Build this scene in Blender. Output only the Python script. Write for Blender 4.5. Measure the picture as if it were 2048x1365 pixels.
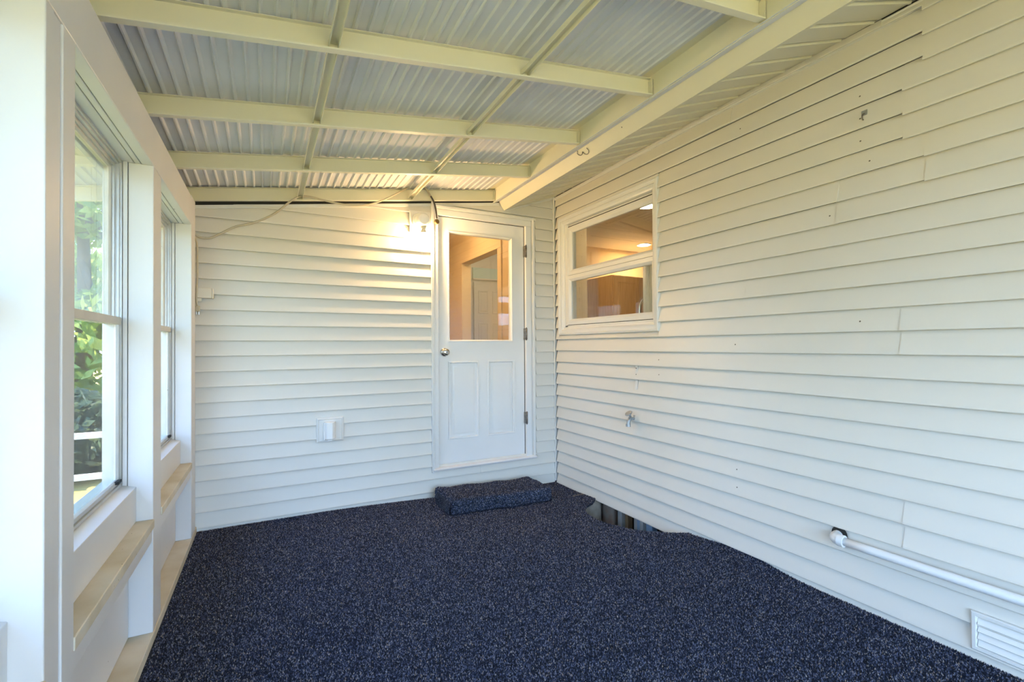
import bpy, bmesh, math, random
import numpy as np
from mathutils import Vector, Matrix

random.seed(7)
for o in list(bpy.data.objects):
    bpy.data.objects.remove(o)
S = bpy.context.scene
C = S.collection
H = 1.2                       # camera height over the carpet; measured heights below are relative to the lens

# ------------------------------------------------------------------ camera
YAW, PIT, ROL, FPX = 0.486031701, 0.00953330, -0.00588803, 935.142
_f = Vector((math.sin(YAW), math.cos(YAW), 0)); _r = Vector((math.cos(YAW), -math.sin(YAW), 0)); _u = Vector((0, 0, 1))
_f2 = _f * math.cos(PIT) + _u * math.sin(PIT); _u2 = _u * math.cos(PIT) - _f * math.sin(PIT)
_r3 = _r * math.cos(ROL) + _u2 * math.sin(ROL); _u3 = _u2 * math.cos(ROL) - _r * math.sin(ROL)
cam = bpy.data.objects.new('camera', bpy.data.cameras.new('camera'))
C.objects.link(cam)
cam.data.sensor_width = 36.0
cam.data.lens = FPX / 2048 * 36.0
cam.data.clip_start = 0.02
m = Matrix.Identity(4)
for i in range(3):
    m[i][0] = _r3[i]; m[i][1] = _u3[i]; m[i][2] = -_f2[i]
m[0][3], m[1][3], m[2][3] = 0, 0, H
cam.matrix_world = m
S.camera = cam

# ------------------------------------------------------------------ sky, sun, exposure
S.view_settings.view_transform = 'Standard'
S.view_settings.look = 'None'
S.view_settings.gamma = 1.0
S.view_settings.use_curve_mapping = False
S.view_settings.exposure = 1.95
W = bpy.data.worlds.new('sky'); S.world = W
W.use_nodes = True
wn = W.node_tree.nodes; wl = W.node_tree.links
wn.clear()
wo = wn.new('ShaderNodeOutputWorld'); wb = wn.new('ShaderNodeBackground')
tc = wn.new('ShaderNodeTexCoord'); sx = wn.new('ShaderNodeSeparateXYZ'); cr = wn.new('ShaderNodeValToRGB')
wl.new(tc.outputs['Generated'], sx.inputs[0]); wl.new(sx.outputs[2], cr.inputs[0])
cr.color_ramp.elements[0].position = 0.0; cr.color_ramp.elements[0].color = (0.51, 0.72, 1.0, 1)
cr.color_ramp.elements[1].position = 0.75; cr.color_ramp.elements[1].color = (0.27, 0.50, 1.0, 1)
wl.new(cr.outputs[0], wb.inputs[0]); wl.new(wb.outputs[0], wo.inputs[0])
wb.inputs[1].default_value = 3.7
sun = bpy.data.objects.new('sun', bpy.data.lights.new('sun', 'SUN')); C.objects.link(sun)
sun.data.energy = 9.5; sun.data.color = (1.0, 0.84, 0.56); sun.data.angle = math.radians(0.8)
sun.rotation_euler = (math.radians(-22), math.radians(34), 0)
sun.location = (6, 6, 9)

# ------------------------------------------------------------------ materials
MAT = {}
def nodes_of(name):
    mt = bpy.data.materials.new(name); mt.use_nodes = True
    MAT[name] = mt
    return mt, mt.node_tree.nodes, mt.node_tree.links, mt.node_tree.nodes['Principled BSDF']
def mat(name, col, rough=0.5, metal=0.0, var=0.0, vscale=3.0, var2=None, speck=0.0, sscale=18.0, speckcol=(0.12, 0.10, 0.07), bump=0.0, bscale=60.0,
        stretch=None, spec=None, emit=None, estr=0.0):
    mt, n, l, b = nodes_of(name)
    b.inputs['Roughness'].default_value = rough; b.inputs['Metallic'].default_value = metal
    if spec is not None: b.inputs['Specular IOR Level'].default_value = spec
    c4 = (*col, 1)
    b.inputs['Base Color'].default_value = c4
    t = n.new('ShaderNodeTexCoord'); mp = n.new('ShaderNodeMapping')
    l.new(t.outputs['Object'], mp.inputs[0])
    if stretch: mp.inputs['Scale'].default_value = stretch
    last = None
    if var > 0 or var2:
        nz = n.new('ShaderNodeTexNoise'); nz.inputs['Scale'].default_value = vscale; nz.inputs['Detail'].default_value = 5
        l.new(mp.outputs[0], nz.inputs['Vector'])
        rp = n.new('ShaderNodeValToRGB'); l.new(nz.outputs['Fac'], rp.inputs[0])
        rp.color_ramp.elements[0].position = 0.3; rp.color_ramp.elements[1].position = 0.7
        lo = var2 if var2 else tuple(c * (1 - var) for c in col)
        rp.color_ramp.elements[0].color = (*lo, 1); rp.color_ramp.elements[1].color = c4
        last = rp.outputs[0]
    if speck > 0:
        vo = n.new('ShaderNodeTexVoronoi'); vo.inputs['Scale'].default_value = sscale; l.new(mp.outputs[0], vo.inputs['Vector'])
        lt = n.new('ShaderNodeMath'); lt.operation = 'LESS_THAN'; lt.inputs[1].default_value = 0.06
        l.new(vo.outputs['Distance'], lt.inputs[0])
        sp = n.new('ShaderNodeSeparateColor'); l.new(vo.outputs['Color'], sp.inputs[0])
        gt = n.new('ShaderNodeMath'); gt.operation = 'LESS_THAN'; gt.inputs[1].default_value = speck
        l.new(sp.outputs[0], gt.inputs[0])
        mu = n.new('ShaderNodeMath'); mu.operation = 'MULTIPLY'; l.new(lt.outputs[0], mu.inputs[0]); l.new(gt.outputs[0], mu.inputs[1])
        mx = n.new('ShaderNodeMix'); mx.data_type = 'RGBA'
        l.new(mu.outputs[0], mx.inputs['Factor'])
        if last: l.new(last, mx.inputs['A'])
        else: mx.inputs['A'].default_value = c4
        mx.inputs['B'].default_value = (*speckcol, 1)
        last = mx.outputs['Result']
    if last: l.new(last, b.inputs['Base Color'])
    if bump > 0:
        nb = n.new('ShaderNodeTexNoise'); nb.inputs['Scale'].default_value = bscale; nb.inputs['Detail'].default_value = 4
        l.new(mp.outputs[0], nb.inputs['Vector'])
        bp = n.new('ShaderNodeBump'); bp.inputs['Strength'].default_value = bump; bp.inputs['Distance'].default_value = 0.004
        l.new(nb.outputs['Fac'], bp.inputs['Height']); l.new(bp.outputs[0], b.inputs['Normal'])
    if emit:
        b.inputs['Emission Color'].default_value = (*emit, 1); b.inputs['Emission Strength'].default_value = estr
    return mt

SIDING = mat('vinyl_siding', (0.71, 0.67, 0.59), 0.42, var=0.035, vscale=1.2, speck=0.05, sscale=9, bump=0.05, bscale=35, stretch=(1, 1, 1))
PAINT = mat('white_paint_wood', (0.72, 0.70, 0.675), 0.40, var=0.05, vscale=4, speck=0.10, sscale=14, bump=0.10, bscale=25)
FACEPAINT = mat('white_paint_face', (0.76, 0.72, 0.67), 0.5, var=0.06, vscale=3, speck=0.07, sscale=16, bump=0.12, bscale=22)
SILLPAINT = mat('dusty_white_paint', (0.70, 0.64, 0.52), 0.6, var2=(0.52, 0.43, 0.28), vscale=5, speck=0.30, sscale=28, speckcol=(0.10, 0.07, 0.04), bump=0.15, bscale=40)
RAFTER = mat('cream_enamel_metal', (0.78, 0.74, 0.58), 0.5, var=0.05, vscale=2.5, speck=0.12, sscale=14, speckcol=(0.16, 0.12, 0.06))
SHEET = mat('corrugated_enamel', (0.77, 0.77, 0.77), 0.75, spec=0.25, var=0.10, vscale=3, speck=0.10, sscale=10, speckcol=(0.14, 0.10, 0.07))
FASCIA = mat('cream_fascia_metal', (0.72, 0.67, 0.51), 0.5, var=0.03, vscale=2, speck=0.04, sscale=10)
SOFFIT = mat('cream_soffit_vinyl', (0.70, 0.66, 0.52), 0.5, var=0.04, vscale=2)
TRIM = mat('white_trim_vinyl', (0.74, 0.72, 0.67), 0.4, var=0.03, vscale=3)
DOORP = mat('white_door_paint', (0.80, 0.78, 0.74), 0.35, var=0.03, vscale=2.5, speck=0.03, sscale=12)
FELT = mat('building_paper', (0.10, 0.095, 0.09), 0.9)
DARK = mat('dark_gap', (0.02, 0.018, 0.015), 0.9)
ALU = mat('brushed_aluminium', (0.62, 0.62, 0.60), 0.38, 0.6, var=0.12, vscale=12, speck=0.2, sscale=30)
ALUW = mat('window_frame_bronze_white', (0.70, 0.66, 0.58), 0.45, 0.0, var=0.15, vscale=10, speck=0.2, sscale=30)
NICKEL = mat('brushed_nickel', (0.62, 0.60, 0.56), 0.25, 1.0)
HINGEM = mat('tarnished_steel', (0.30, 0.27, 0.24), 0.4, 0.8, var=0.5, vscale=60)
PLASTIC = mat('white_plastic', (0.82, 0.81, 0.78), 0.35)
IVORY = mat('ivory_plastic', (0.74, 0.68, 0.56), 0.45)
CORDW = mat('cream_cord_jacket', (0.50, 0.44, 0.32), 0.5)
CORDD = mat('dark_brown_cord', (0.05, 0.035, 0.025), 0.45)
BRASS = mat('aged_brass', (0.32, 0.22, 0.09), 0.45, 0.7, var=0.4, vscale=90)
GALV = mat('galvanised_steel', (0.45, 0.46, 0.46), 0.45, 0.7, var=0.3, vscale=40)
PIPEP = mat('painted_pipe', (0.80, 0.80, 0.79), 0.4, speck=0.5, sscale=22, speckcol=(0.08, 0.08, 0.09))
STONE = mat('rubble_stone', (0.42, 0.37, 0.30), 0.9, var2=(0.20, 0.16, 0.12), vscale=9, bump=0.8, bscale=30)
BRICK = mat('worn_brick', (0.40, 0.24, 0.17), 0.9, var2=(0.36, 0.32, 0.27), vscale=12, bump=0.8, bscale=40)
EARTH = mat('dark_earth', (0.045, 0.035, 0.025), 0.95, var=0.4, vscale=8)
GREYW = mat('weathered_white_board', (0.55, 0.52, 0.48), 0.6, var=0.3, vscale=15)
BLUEF = mat('blue_grey_frame', (0.30, 0.40, 0.52), 0.5, var=0.15, vscale=8)
TANW = mat('tan_wall_paint', (0.80, 0.62, 0.36), 0.7, var=0.03, vscale=2)
INCEIL = mat('interior_ceiling_paint', (0.80, 0.75, 0.64), 0.7)
INTRIM = mat('interior_trim_paint', (0.80, 0.76, 0.66), 0.5)
WOODC = mat('honey_oak', (0.72, 0.50, 0.27), 0.45, var2=(0.60, 0.38, 0.18), vscale=6, stretch=(6, 6, 0.6))
WOODF = mat('interior_floor_wood', (0.40, 0.25, 0.13), 0.5, var=0.3, vscale=5)
TEAL = mat('pale_teal_blind', (0.62, 0.76, 0.70), 0.6)
BARK = mat('tree_bark', (0.14, 0.10, 0.07), 0.9, var=0.4, vscale=12, bump=0.6, bscale=30)
LAWN = mat('lawn_grass', (0.50, 0.38, 0.11), 0.95, var2=(0.32, 0.26, 0.07), vscale=0.8, bump=0.6, bscale=25)
FENCEW = mat('white_rail_paint', (0.78, 0.78, 0.76), 0.5)
ROOFM = mat('asphalt_roof', (0.12, 0.11, 0.10), 0.9, var=0.3, vscale=30)
BULBM = mat('bulb_glow', (1, 0.9, 0.7), 0.3, emit=(1.0, 0.64, 0.30), estr=230.0)
DOWNL = mat('downlight_glow', (1, 0.9, 0.75), 0.3, emit=(1.0, 0.78, 0.48), estr=60.0)
HALLFILL = mat('hall_fill_glow', (1, 0.9, 0.75), 0.3, emit=(1.0, 0.66, 0.34), estr=16.0)  # glow of the added hall lamp

PASSFILL = mat('passage_fill_glow', (1, 0.95, 0.9), 0.3, emit=(1.0, 0.86, 0.66), estr=9.0)  # glow of the added passage lamp
def glass_mat(name, tint, ior, haze, hazecol=(0.8, 0.82, 0.8)):
    mt, n, l, b = nodes_of(name)
    n.remove(b); out = n['Material Output']
    tr = n.new('ShaderNodeBsdfTransparent'); tr.inputs[0].default_value = (*tint, 1)
    gl = n.new('ShaderNodeBsdfGlossy'); gl.inputs['Roughness'].default_value = 0.01; gl.inputs[0].default_value = (1, 1, 1, 1)
    lw = n.new('ShaderNodeLayerWeight'); lw.inputs[0].default_value = 0.5
    pw = n.new('ShaderNodeMath'); pw.operation = 'POWER'; pw.inputs[1].default_value = 5; l.new(lw.outputs['Facing'], pw.inputs[0])
    fr = n.new('ShaderNodeMapRange'); l.new(pw.outputs[0], fr.inputs[0]); fr.inputs['To Min'].default_value = ((ior - 1) / (ior + 1)) ** 2; fr.inputs['To Max'].default_value = 1.0
    mx = n.new('ShaderNodeMixShader'); l.new(fr.outputs[0], mx.inputs[0])
    df = n.new('ShaderNodeBsdfTranslucent'); df.inputs[0].default_value = (*hazecol, 1)
    nz = n.new('ShaderNodeTexNoise'); nz.inputs['Scale'].default_value = 4; nz.inputs['Detail'].default_value = 6
    t = n.new('ShaderNodeTexCoord'); l.new(t.outputs['Object'], nz.inputs['Vector'])
    mu = n.new('ShaderNodeMath'); mu.operation = 'MULTIPLY'; mu.inputs[1].default_value = haze * 2; l.new(nz.outputs['Fac'], mu.inputs[0])
    m2 = n.new('ShaderNodeMixShader'); l.new(mu.outputs[0], m2.inputs[0]); l.new(tr.outputs[0], m2.inputs[1]); l.new(df.outputs[0], m2.inputs[2])
    l.new(m2.outputs[0], mx.inputs[1]); l.new(gl.outputs[0], mx.inputs[2])
    l.new(mx.outputs[0], out.inputs[0])
    return mt
GLASS = glass_mat('clear_glass', (0.97, 0.98, 0.97), 1.75, 0.0)
DUSTY = glass_mat('dusty_glass', (0.70, 0.72, 0.70), 1.45, 0.035)
def screen_mat():
    mt, n, l, b = nodes_of('insect_screen')
    out = n['Material Output']
    b.inputs['Base Color'].default_value = (0.20, 0.23, 0.25, 1); b.inputs['Roughness'].default_value = 0.6
    tr = n.new('ShaderNodeBsdfTransparent')
    t = n.new('ShaderNodeTexCoord'); wv = n.new('ShaderNodeTexNoise'); wv.inputs['Scale'].default_value = 7; l.new(t.outputs['Object'], wv.inputs['Vector'])
    ma = n.new('ShaderNodeMapRange'); l.new(wv.outputs['Fac'], ma.inputs[0]); ma.inputs['To Min'].default_value = 0.50; ma.inputs['To Max'].default_value = 0.68
    mx = n.new('ShaderNodeMixShader'); l.new(ma.outputs[0], mx.inputs[0]); l.new(tr.outputs[0], mx.inputs[1]); l.new(b.outputs[0], mx.inputs[2])
    l.new(mx.outputs[0], out.inputs[0])
    return mt
SCREEN = screen_mat()
def carpet_mat():
    mt, n, l, b = nodes_of('charcoal_blue_carpet')
    b.inputs['Roughness'].default_value = 0.9
    b.inputs['Specular IOR Level'].default_value = 0.12
    b.inputs['Sheen Weight'].default_value = 0.05; b.inputs['Sheen Roughness'].default_value = 0.5; b.inputs['Sheen Tint'].default_value = (0.6, 0.7, 1.0, 1)
    t = n.new('ShaderNodeTexCoord')
    vo = n.new('ShaderNodeTexVoronoi'); vo.inputs['Scale'].default_value = 330; l.new(t.outputs['Object'], vo.inputs['Vector'])
    sp = n.new('ShaderNodeSeparateColor'); l.new(vo.outputs['Color'], sp.inputs[0])
    rp = n.new('ShaderNodeValToRGB'); l.new(sp.outputs[0], rp.inputs[0])
    e = rp.color_ramp.elements
    e[0].position = 0.0; e[0].color = (0.004, 0.005, 0.008, 1)
    e[1].position = 1.0; e[1].color = (0.30, 0.32, 0.38, 1)
    for p, c in ((0.35, (0.008, 0.010, 0.016)), (0.62, (0.024, 0.028, 0.045)), (0.86, (0.065, 0.075, 0.11)), (0.95, (0.15, 0.165, 0.21))):
        x = e.new(p); x.color = (*c, 1)
    nz = n.new('ShaderNodeTexNoise'); nz.inputs['Scale'].default_value = 5; nz.inputs['Detail'].default_value = 6; l.new(t.outputs['Object'], nz.inputs['Vector'])
    mr = n.new('ShaderNodeMapRange'); l.new(nz.outputs['Fac'], mr.inputs[0]); mr.inputs['From Min'].default_value = 0.3; mr.inputs['From Max'].default_value = 0.7
    mr.inputs['To Min'].default_value = 0.72; mr.inputs['To Max'].default_value = 1.2
    mu = n.new('ShaderNodeMix'); mu.data_type = 'RGBA'; mu.blend_type = 'MULTIPLY'; mu.inputs['Factor'].default_value = 1
    l.new(rp.outputs[0], mu.inputs['A']); l.new(mr.outputs[0], mu.inputs['B'])
    l.new(mu.outputs['Result'], b.inputs['Base Color'])
    bp = n.new('ShaderNodeBump'); bp.inputs['Strength'].default_value = 0.9; bp.inputs['Distance'].default_value = 0.004
    n2 = n.new('ShaderNodeTexNoise'); n2.inputs['Scale'].default_value = 260; n2.inputs['Detail'].default_value = 3; l.new(t.outputs['Object'], n2.inputs['Vector'])
    l.new(n2.outputs['Fac'], bp.inputs['Height']); l.new(bp.outputs[0], b.inputs['Normal'])
    return mt
CARPET = carpet_mat()
def tuft_mat():
    mt, n, l, b = nodes_of('carpet_pile')
    b.inputs['Roughness'].default_value = 0.85; b.inputs['Specular IOR Level'].default_value = 0.15
    g = n.new('ShaderNodeNewGeometry'); rp = n.new('ShaderNodeValToRGB'); l.new(g.outputs['Random Per Island'], rp.inputs[0])
    e = rp.color_ramp.elements
    e[0].position = 0.0; e[0].color = (0.010, 0.012, 0.018, 1)
    e[1].position = 1.0; e[1].color = (0.55, 0.55, 0.56, 1)
    for p, c in ((0.40, (0.022, 0.029, 0.056)), (0.66, (0.062, 0.080, 0.150)), (0.86, (0.15, 0.18, 0.30)), (0.955, (0.30, 0.31, 0.35)), (0.985, (0.30, 0.24, 0.20))):
        x = e.new(p); x.color = (*c, 1)
    l.new(rp.outputs[0], b.inputs['Base Color'])
    return mt
PILE = tuft_mat()
def leaf_mat(name, c1, c2):
    mt, n, l, b = nodes_of(name)
    out = n['Material Output']
    oi = n.new('ShaderNodeNewGeometry'); rp = n.new('ShaderNodeValToRGB'); l.new(oi.outputs['Random Per Island'], rp.inputs[0])
    rp.color_ramp.elements[0].color = (*c1, 1); rp.color_ramp.elements[1].color = (*c2, 1)
    l.new(rp.outputs[0], b.inputs['Base Color']); b.inputs['Roughness'].default_value = 0.5
    tl = n.new('ShaderNodeBsdfTranslucent'); l.new(rp.outputs[0], tl.inputs[0])
    mx = n.new('ShaderNodeMixShader'); mx.inputs[0].default_value = 0.45
    l.new(b.outputs[0], mx.inputs[1]); l.new(tl.outputs[0], mx.inputs[2]); l.new(mx.outputs[0], out.inputs[0])
    return mt
LEAF = leaf_mat('tree_leaf', (0.14, 0.24, 0.05), (0.42, 0.52, 0.14))
LEAFD = leaf_mat('shrub_leaf', (0.04, 0.07, 0.05), (0.10, 0.15, 0.09))

# ------------------------------------------------------------------ mesh helpers (all input heights relative to the lens; H is added here)
def wloc(o):
    v = Vector((0, 0, 0))
    while o is not None:
        v = v + o.location; o = o.parent
    return v
def emit(name, verts, faces, mt, parent=None, smooth=False, bevel=0.0, seg=2, kind=None, label=None, category=None, group=None, base=False):
    vs = [Vector((v[0], v[1], v[2] + H)) for v in verts]
    lo = Vector((min(v[i] for v in vs) for i in range(3))); hi = Vector((max(v[i] for v in vs) for i in range(3)))
    c = (lo + hi) / 2
    if parent is None: c.z = lo.z
    me = bpy.data.meshes.new(name)
    me.from_pydata([tuple(v - c) for v in vs], [], faces)
    bm = bmesh.new(); bm.from_mesh(me)
    bmesh.ops.recalc_face_normals(bm, faces=bm.faces)
    if bevel > 0:
        es = [e for e in bm.edges if len(e.link_faces) == 2 and e.calc_face_angle(0) > 0.5]
        bmesh.ops.bevel(bm, geom=es, offset=bevel, segments=seg, affect='EDGES', profile=0.5, clamp_overlap=True)
    bm.to_mesh(me); bm.free()
    if smooth:
        for p in me.polygons: p.use_smooth = True
        if smooth == 'auto':
            try: me.set_sharp_from_angle(angle=math.radians(40))
            except Exception: pass
    me.materials.append(mt)
    o = bpy.data.objects.new(name, me); C.objects.link(o)
    o.location = c - (wloc(parent) if parent else Vector((0, 0, 0)))
    o.parent = parent
    tag(o, label, category, group, kind)
    return o
def tag(o, label=None, category=None, group=None, kind=None):
    if label: o['label'] = label
    if category: o['category'] = category
    if group: o['group'] = group
    if kind: o['kind'] = kind
    return o
def empty(name, x, y, z, label=None, category=None, group=None, kind=None):
    o = bpy.data.objects.new(name, None); C.objects.link(o); o.location = (x, y, z + H); o.empty_display_size = 0.1
    return tag(o, label, category, group, kind)
BOXF = [(0, 1, 3, 2), (4, 6, 7, 5), (0, 4, 5, 1), (2, 3, 7, 6), (0, 2, 6, 4), (1, 5, 7, 3)]
def boxv(a0, a1, b0, b1, c0, c1, M=None):
    vs = [(a, b, c) for a in (a0, a1) for b in (b0, b1) for c in (c0, c1)]
    return [M(*v) for v in vs] if M else vs
def box(name, a0, a1, b0, b1, c0, c1, mt, parent=None, M=None, bevel=0.0, **k):
    return emit(name, boxv(a0, a1, b0, b1, c0, c1, M), BOXF, mt, parent, bevel=bevel, **k)
def boxes(name, lst, mt, parent=None, M=None, bevel=0.0, **k):
    vs, fs = [], []
    for b in lst:
        n = len(vs); vs += boxv(*b, M); fs += [tuple(i + n for i in f) for f in BOXF]
    return emit(name, vs, fs, mt, parent, bevel=bevel, **k)
def prism(name, prof, a0, a1, P, mt, parent=None, **k):
    """closed profile [(p,q)] swept from a0 to a1; P(a,p,q) -> xyz"""
    n = len(prof)
    vs = [P(a0, p, q) for p, q in prof] + [P(a1, p, q) for p, q in prof]
    fs = [tuple(range(n)), tuple(range(2 * n - 1, n - 1, -1))] + [(i, (i + 1) % n, n + (i + 1) % n, n + i) for i in range(n)]
    return emit(name, vs, fs, mt, parent, **k)
def ring(name, rect, prof, M, mt, parent=None, closed=True, **k):
    """mitred rectangular frame; rect (a0,a1,z0,z1), prof list of (inset, outward)"""
    a0, a1, z0, z1 = rect
    vs = []
    for i, u in prof:
        vs += [M(a0 + i, u, z0 + i), M(a1 - i, u, z0 + i), M(a1 - i, u, z1 - i), M(a0 + i, u, z1 - i)]
    n = len(prof); fs = []
    for j in range(n if closed else n - 1):
        p, q = j * 4, ((j + 1) % n) * 4
        for i in range(4):
            fs.append((p + i, p + (i + 1) % 4, q + (i + 1) % 4, q + i))
    return emit(name, vs, fs, mt, parent, **k)
def lathe(name, prof, origin, axis, mt, parent=None, seg=24, smooth='auto', cap=True, **k):
    """prof (radius, distance along axis)"""
    ax = Vector(axis).normalized()
    t = Vector((0, 0, 1)) if abs(ax.z) < 0.9 else Vector((1, 0, 0))
    u = ax.cross(t).normalized(); v = ax.cross(u); o = Vector(origin)
    vs, fs = [], []
    for r, d in prof:
        for i in range(seg):
            a = 2 * math.pi * i / seg
            vs.append(tuple(o + ax * d + (u * math.cos(a) + v * math.sin(a)) * max(r, 1e-4)))
    for j in range(len(prof) - 1):
        for i in range(seg):
            fs.append((j * seg + i, j * seg + (i + 1) % seg, (j + 1) * seg + (i + 1) % seg, (j + 1) * seg + i))
    if cap: fs.append(tuple(range(seg))); fs.append(tuple(range(len(vs) - seg, len(vs))))
    return emit(name, vs, fs, mt, parent, smooth=smooth, **k)
def spline(pts, n=6):
    P = [Vector(p) for p in pts]; out = []
    for i in range(len(P) - 1):
        p0, p1, p2, p3 = P[max(i - 1, 0)], P[i], P[i + 1], P[min(i + 2, len(P) - 1)]
        for s in range(n):
            t = s / n
            out.append(0.5 * ((2 * p1) + (p2 - p0) * t + (2 * p0 - 5 * p1 + 4 * p2 - p3) * t * t + (3 * p1 - p0 - 3 * p2 + p3) * t ** 3))
    out.append(P[-1]); return out
def tube(name, pts, r, mt, parent=None, seg=8, n=6, smooth=True, **k):
    P = spline(pts, n) if n > 1 else [Vector(p) for p in pts]
    vs, fs = [], []
    up = Vector((0.13, 0.21, 0.97))
    for i, p in enumerate(P):
        d = (P[min(i + 1, len(P) - 1)] - P[max(i - 1, 0)]).normalized()
        a = d.cross(up)
        if a.length < 0.05: a = d.cross(Vector((1, 0, 0)))
        a.normalize(); b = d.cross(a); rr = r(i / (len(P) - 1)) if callable(r) else r
        for s in range(seg):
            t = 2 * math.pi * s / seg
            vs.append(tuple(p + (a * math.cos(t) + b * math.sin(t)) * rr))
    for i in range(len(P) - 1):
        for s in range(seg):
            fs.append((i * seg + s, i * seg + (s + 1) % seg, (i + 1) * seg + (s + 1) % seg, (i + 1) * seg + s))
    fs.append(tuple(range(seg))); fs.append(tuple(range(len(vs) - seg, len(vs))))
    return emit(name, vs, fs, mt, parent, smooth=smooth, **k)

# ------------------------------------------------------------------ key dimensions
D, RW, YF = 3.659, 2.390, -2.3          # back wall, right wall, open front end
EXP = 0.1016                            # siding exposure
def MB(a, u, z): return (a, D - u, z)               # back wall: along x, out of the wall, height
def MR(a, u, z): return (RW - u, a, z)              # right wall: along y
def XL(y): return -0.395 - 0.008 * (3.45 - y)
def ML(a, u, z): return (XL(a) + u, a, z)           # left wall: along y (wall runs slightly out of square)
def ZB(x, y): return 0.941 + 0.0145 * (3.6 - y) + 0.14 * (x + 0.41)   # underside of the rafters
def TILT(y): return 0.0150 * (3.6 - y)

# ------------------------------------------------------------------ floor (carpet laid over an uneven deck, cut away at the basement window)
def sm(t):
    t = max(0.0, min(1.0, t)); return t * t * (3 - 2 * t)
def floor_z(x, y):
    z = -1.2 - 0.062 * sm((x - 0.3) / 2.0) * sm((y - 2.2) / 1.3)
    z += 0.032 * math.exp(-((x - 2.40) / 0.10) ** 2 - ((y - 1.74) / 0.22) ** 2)
    return z
CUT = [(2.40, 3.09), (2.365, 3.045), (2.335, 3.015), (2.275, 2.962), (2.19, 2.918), (2.116, 2.855), (2.060, 2.742), (2.036, 2.60), (2.048, 2.509), (2.076, 2.415),
       (2.113, 2.337), (2.161, 2.274), (2.255, 2.195), (2.32, 2.15), (2.40, 2.10)]
def build_floor():
    # strips in y; each strip spans from the left edge to the right edge (which follows the cut)
    cy = [p[1] for p in CUT][::-1]; cx = [p[0] for p in CUT][::-1]
    ys = list(np.linspace(YF, 1.2, 24)) + list(np.linspace(1.25, 3.60, 95)) + [3.63, 3.655]
    ys = sorted(set([round(float(v), 4) for v in ys] + [round(v, 4) for v in cy]))
    nx = 60
    rnd = random.Random(3)
    vs, fs = [], []
    for y in ys:
        xr = 2.386
        if cy[0] < y < cy[-1]:
            xr = min(2.386, float(np.interp(y, cy, cx)) + rnd.uniform(-0.004, 0.004))
        else: xr += rnd.uniform(-0.006, 0.001)
        for i in range(nx + 1):
            x = -0.425 + (xr + 0.425) * (i / nx)
            yy = y
            if y > 3.65: yy = 3.648 + rnd.uniform(-0.008, 0.006)
            z = floor_z(x, yy)
            vs.append((x, yy, z))
    top = len(vs)
    for j in range(len(ys) - 1):
        for i in range(nx):
            a = j * (nx + 1) + i
            fs.append((a, a + 1, a + nx + 2, a + nx + 1))
    # thickness: a skirt under the right edge and the back edge
    W1 = nx + 1
    for j in range(len(ys)):
        v = vs[j * W1 + nx]; vs.append((v[0] - 0.004, v[1], v[2] - 0.014))
    for j in range(len(ys) - 1):
        fs.append((j * W1 + nx, (j + 1) * W1 + nx, top + j + 1, top + j))
    o = emit('floor', vs, fs, CARPET, None, smooth=True, kind='structure', label='charcoal blue speckled carpet covering the porch floor', category='floor')
    return o
FLOOR = build_floor()
fl = box('deck', -0.40, 2.03, YF, 3.65, -1.30, -1.285, EARTH, FLOOR)

def pile(name, P, N, hgt, wid, parent, seed):
    """short leaning yarn tufts standing on the points P along N, one joined mesh"""
    rg = np.random.default_rng(seed); n = len(P)
    t = rg.normal(size=(n, 3)); t -= (t * N).sum(1)[:, None] * N; t /= np.linalg.norm(t, axis=1)[:, None]
    b = np.cross(N, t)
    w = wid * rg.uniform(0.8, 1.25, (n, 1)); h = hgt * rg.uniform(0.65, 1.3, (n, 1))
    base = P - N * 0.001
    v0 = base + t * w; v1 = base + (-0.5 * t + 0.866 * b) * w; v2 = base + (-0.5 * t - 0.866 * b) * w
    ap = P + N * h + t * w * rg.uniform(-0.9, 0.9, (n, 1)) + b * w * rg.uniform(-0.9, 0.9, (n, 1))
    V = np.stack([v0, v1, v2, ap], 1).reshape(-1, 3); V[:, 2] += H
    off = wloc(parent); V -= np.array(off)
    k = np.arange(n) * 4
    F = np.stack([k, k + 1, k + 3, k + 1, k + 2, k + 3, k + 2, k, k + 3], 1).reshape(-1).astype(np.int32)
    me = bpy.data.meshes.new(name)
    me.vertices.add(n * 4); me.vertices.foreach_set('co', V.astype(np.float32).ravel())
    me.loops.add(n * 9); me.loops.foreach_set('vertex_index', F)
    me.polygons.add(n * 3); me.polygons.foreach_set('loop_start', np.arange(0, n * 9, 3, dtype=np.int32))
    me.update(calc_edges=True)
    me.materials.append(PILE)
    o = bpy.data.objects.new(name, me); C.objects.link(o); o.parent = parent
    o['kind'] = 'stuff'
    return o
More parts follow.
